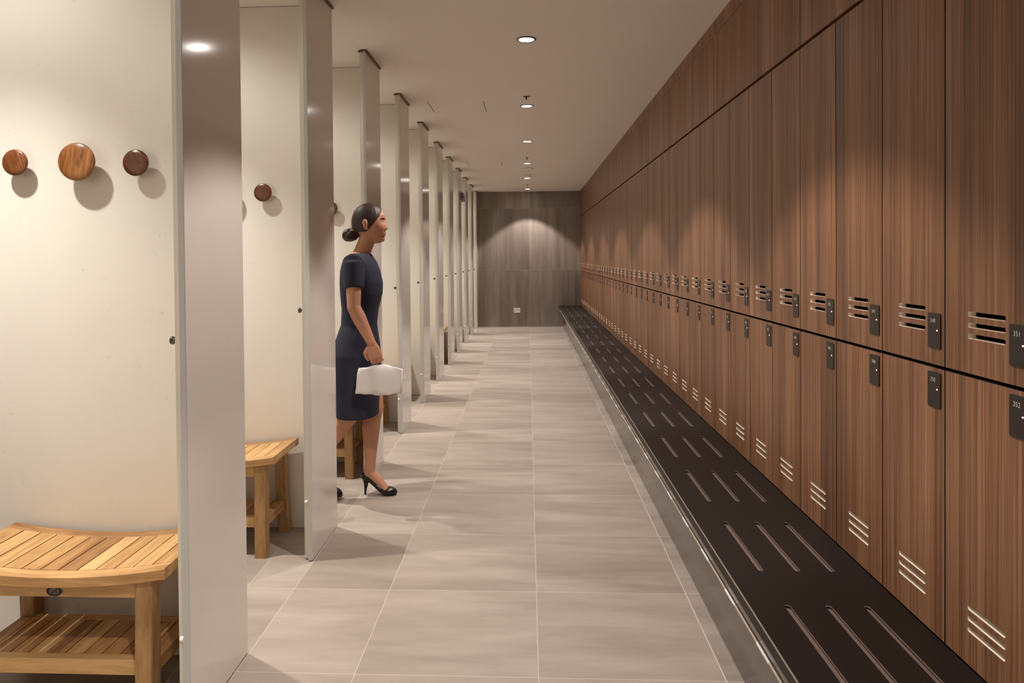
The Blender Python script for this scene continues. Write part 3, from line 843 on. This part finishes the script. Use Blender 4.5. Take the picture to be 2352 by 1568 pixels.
# dress
bm = bmesh.new()
loft(bm, [ell(cx, PY, z, rx, ry, 36, 2.2) for z, cx, rx, ry in ((.472, -.972, .116, .175), (.60, -.974, .124, .178), (.72, -.976, .132, .184), (.82, -.976, .134, .182), (.90, -.970, .118, .160), (.985, -.960, .098, .130),
      (1.07, -.952, .101, .134), (1.16, -.944, .116, .152), (1.22, -.944, .118, .158), (1.29, -.950, .106, .170), (1.335, -.952, .090, .172), (1.365, -.950, .070, .135), (1.385, -.946, .058, .088))])
for S, E_ in ((SR, ER), (SL, EL)):
    S, E_ = Vector(S), Vector(E_)
    capsule_chain(bm, [Lp(p) for p in ((-.952, PY+(S.y-PY)*.55, 1.318), S, S.lerp(E_, .3))], [.058, .062, .058], 18)
    tube(bm, [Lp(p) for p in (S, S.lerp(E_, .3), S.lerp(E_, .58))], [.060, .057, .053], 22)
bmesh.ops.recalc_face_normals(bm, faces=bm.faces)
d = link('dress', bake_remesh(bm, .006, 4, 'dress'), M['navy'], person); d['label'] = 'navy knee-length short-sleeved dress'
# hair: cap and low bun
bm = bmesh.new()
nu, nv = 48, 30
def hp(th, ph):
    d = Vector((math.sin(ph)*math.cos(th), math.sin(ph)*math.sin(th), math.cos(ph)))
    k = 1.0 + .012*math.sin(th*22+ph*3)
    return d, Lp((HX-.006+d.x*.099*k, PY+d.y*.0785*k, HZ+.006+d.z*.112*k))
grid = []
for j in range(nv+1):
    r = []
    for i in range(nu):
        th = 2*PI*i/nu
        c = max(0, math.cos(th))
        lim = PI*(.66 - .36*c**1.2) if True else 0
        d, p = hp(th, max(.001, lim*j/nv)); r.append(p)
    grid.append(r)
inner = [[tuple(Vector(p)*1.0 - (Vector(p)-Vector(Lp((HX, PY, HZ))))*.16) for p in r] for r in grid]
loft(bm, grid[::-1]+inner)
bmesh.ops.recalc_face_normals(bm, faces=bm.faces)
bc = Vector((HX-.112, PY, HZ-.062))
for k in range(5):
    a = k*1.3
    tube(bm, [Lp(bc + Vector((.026*math.cos(a+u*2.2), .034*math.sin(a+u*2.2), -.022+.044*u))) for u in (0, .25, .5, .75, 1)], [.012, .020, .022, .020, .012], 12)
capsule_chain(bm, [Lp((HX-.078, PY, HZ-.050)), Lp(bc), Lp(bc+Vector((-.012, 0, -.004)))], [.030, .040, .036], 16)
h = link('hair', bake_remesh(bm, .0045, 3, 'hair'), M['hair'], person); h['label'] = 'dark brown hair pinned in a low bun'
# pumps
def pump(off, pitch, name):
    """local foot frame: heel back at 0, toe at .205 along +X, floor at 0; returns part with stiletto as sub-part"""
    Rm = Matrix.Translation(Vector(off)) @ Matrix.Rotation(pitch, 4, 'Y')
    def T(p): return Lp(Rm @ Vector(p))
    st = [(.000, .100, .128, .012), (.006, .088, .136, .022), (.020, .082, .134, .027), (.045, .072, .112, .028), (.075, .046, .083, .027), (.105, .018, .060, .031), (.130, .003, .047, .037),
          (.150, .001, .046, .039), (.170, .001, .042, .037), (.188, .002, .035, .031), (.200, .004, .026, .021), (.206, .008, .018, .009)]
    bm = bmesh.new(); rings = []
    for x, zb, zt, w in st:
        r = []
        for i in range(20):
            a = 2*PI*i/20; c, s = math.cos(a), math.sin(a)
            zc, hz = (zb+zt)/2, (zt-zb)/2
            r.append(T((x, w*math.copysign(abs(c)**.75, c), zc+hz*math.copysign(abs(s)**.8, s))))
        rings.append(r)
    loft(bm, rings); bmesh.ops.recalc_face_normals(bm, faces=bm.faces)
    s = obj('shoe', bm, M['leather'], person, smooth=True); s['label'] = 'black leather court shoe'
    bm = bmesh.new(); tube(bm, [T(p) for p in ((.028, 0, .092), (.026, 0, .060), (.022, 0, .028), (.0215, 0, .0))], [.021, .013, .0075, .006], 14)
    obj('heel', bm, M['leather'], s, smooth=True)
pump((-.966, 4.108, .001), 0, 'l')
pump((-1.257, 4.020, .062), .26, 'r')
# folded white towel carried in the near hand
tw = Vector((-.800, 3.836, .700))
t = empty('towel', tuple(tw), 'white folded towel carried in the walking woman\'s near hand', 'towel')
bm = bmesh.new()
N1, N2 = 26, 12; rings = []
for i in range(N1+1):
    u = i/N1; x = -.12+.24*u
    prof = []
    for j in range(N2*2):
        a = 2*PI*j/(N2*2); c, s = math.cos(a), math.sin(a)
        sag = .022*math.cos((u-.5)*PI)**2
        th = .017+.002*math.sin(u*17+s*3)
        y = th*math.copysign(abs(c)**.7, c) + .010*math.sin(u*9+s*1.4)
        z = .068*math.copysign(abs(s)**.55, s) + (sag if s > 0 else -.4*sag) + .0015*math.sin(u*23)
        prof.append((x + .008*s, y, z))
    rings.append(prof)
loft(bm, rings); bmesh.ops.recalc_face_normals(bm, faces=bm.faces)
obj('folded_cloth', bm, M['cloth'], t, smooth=True)

# ------------------------------------------------------------------ camera, world, view
w = bpy.data.worlds.new('world'); scn.world = w; w.use_nodes = True
w.node_tree.nodes['Background'].inputs[0].default_value = (0.02, 0.018, 0.016, 1)
cam = bpy.data.cameras.new('camera'); co = bpy.data.objects.new('camera', cam); COL.objects.link(co)
yaw, pitch, roll = -0.04841, -0.01356, -0.0081
F, CX, CY = 1663.43462, 1132.27557, 612.27405
cyw, syw, cp, sp = math.cos(yaw), math.sin(yaw), math.cos(pitch), math.sin(pitch)
f = Vector((syw*cp, cyw*cp, sp)); r0 = Vector((cyw, -syw, 0)); u0 = r0.cross(f)
r = r0*math.cos(roll)+u0*math.sin(roll); u = -r0*math.sin(roll)+u0*math.cos(roll)
co.matrix_world = Matrix(((r.x, u.x, -f.x, 0), (r.y, u.y, -f.y, 0), (r.z, u.z, -f.z, 1.36), (0, 0, 0, 1)))
cam.sensor_width = 36; cam.sensor_fit = 'HORIZONTAL'
cam.lens = F/2352*36; cam.shift_x = (1176-CX)/2352; cam.shift_y = (CY-784)/2352
cam.clip_start = .02; cam.clip_end = 60
scn.camera = co
vs = scn.view_settings
scn.display_settings.display_device = 'sRGB'
vs.view_transform = 'Standard'; vs.look = 'None'; vs.exposure = 0.17; vs.gamma = 1.0; vs.use_curve_mapping = False
scn.cycles.max_bounces = 10; scn.cycles.diffuse_bounces = 6; scn.cycles.glossy_bounces = 4
scn.cycles.use_denoising = True
scn.cycles.sample_clamp_indirect = 6.0
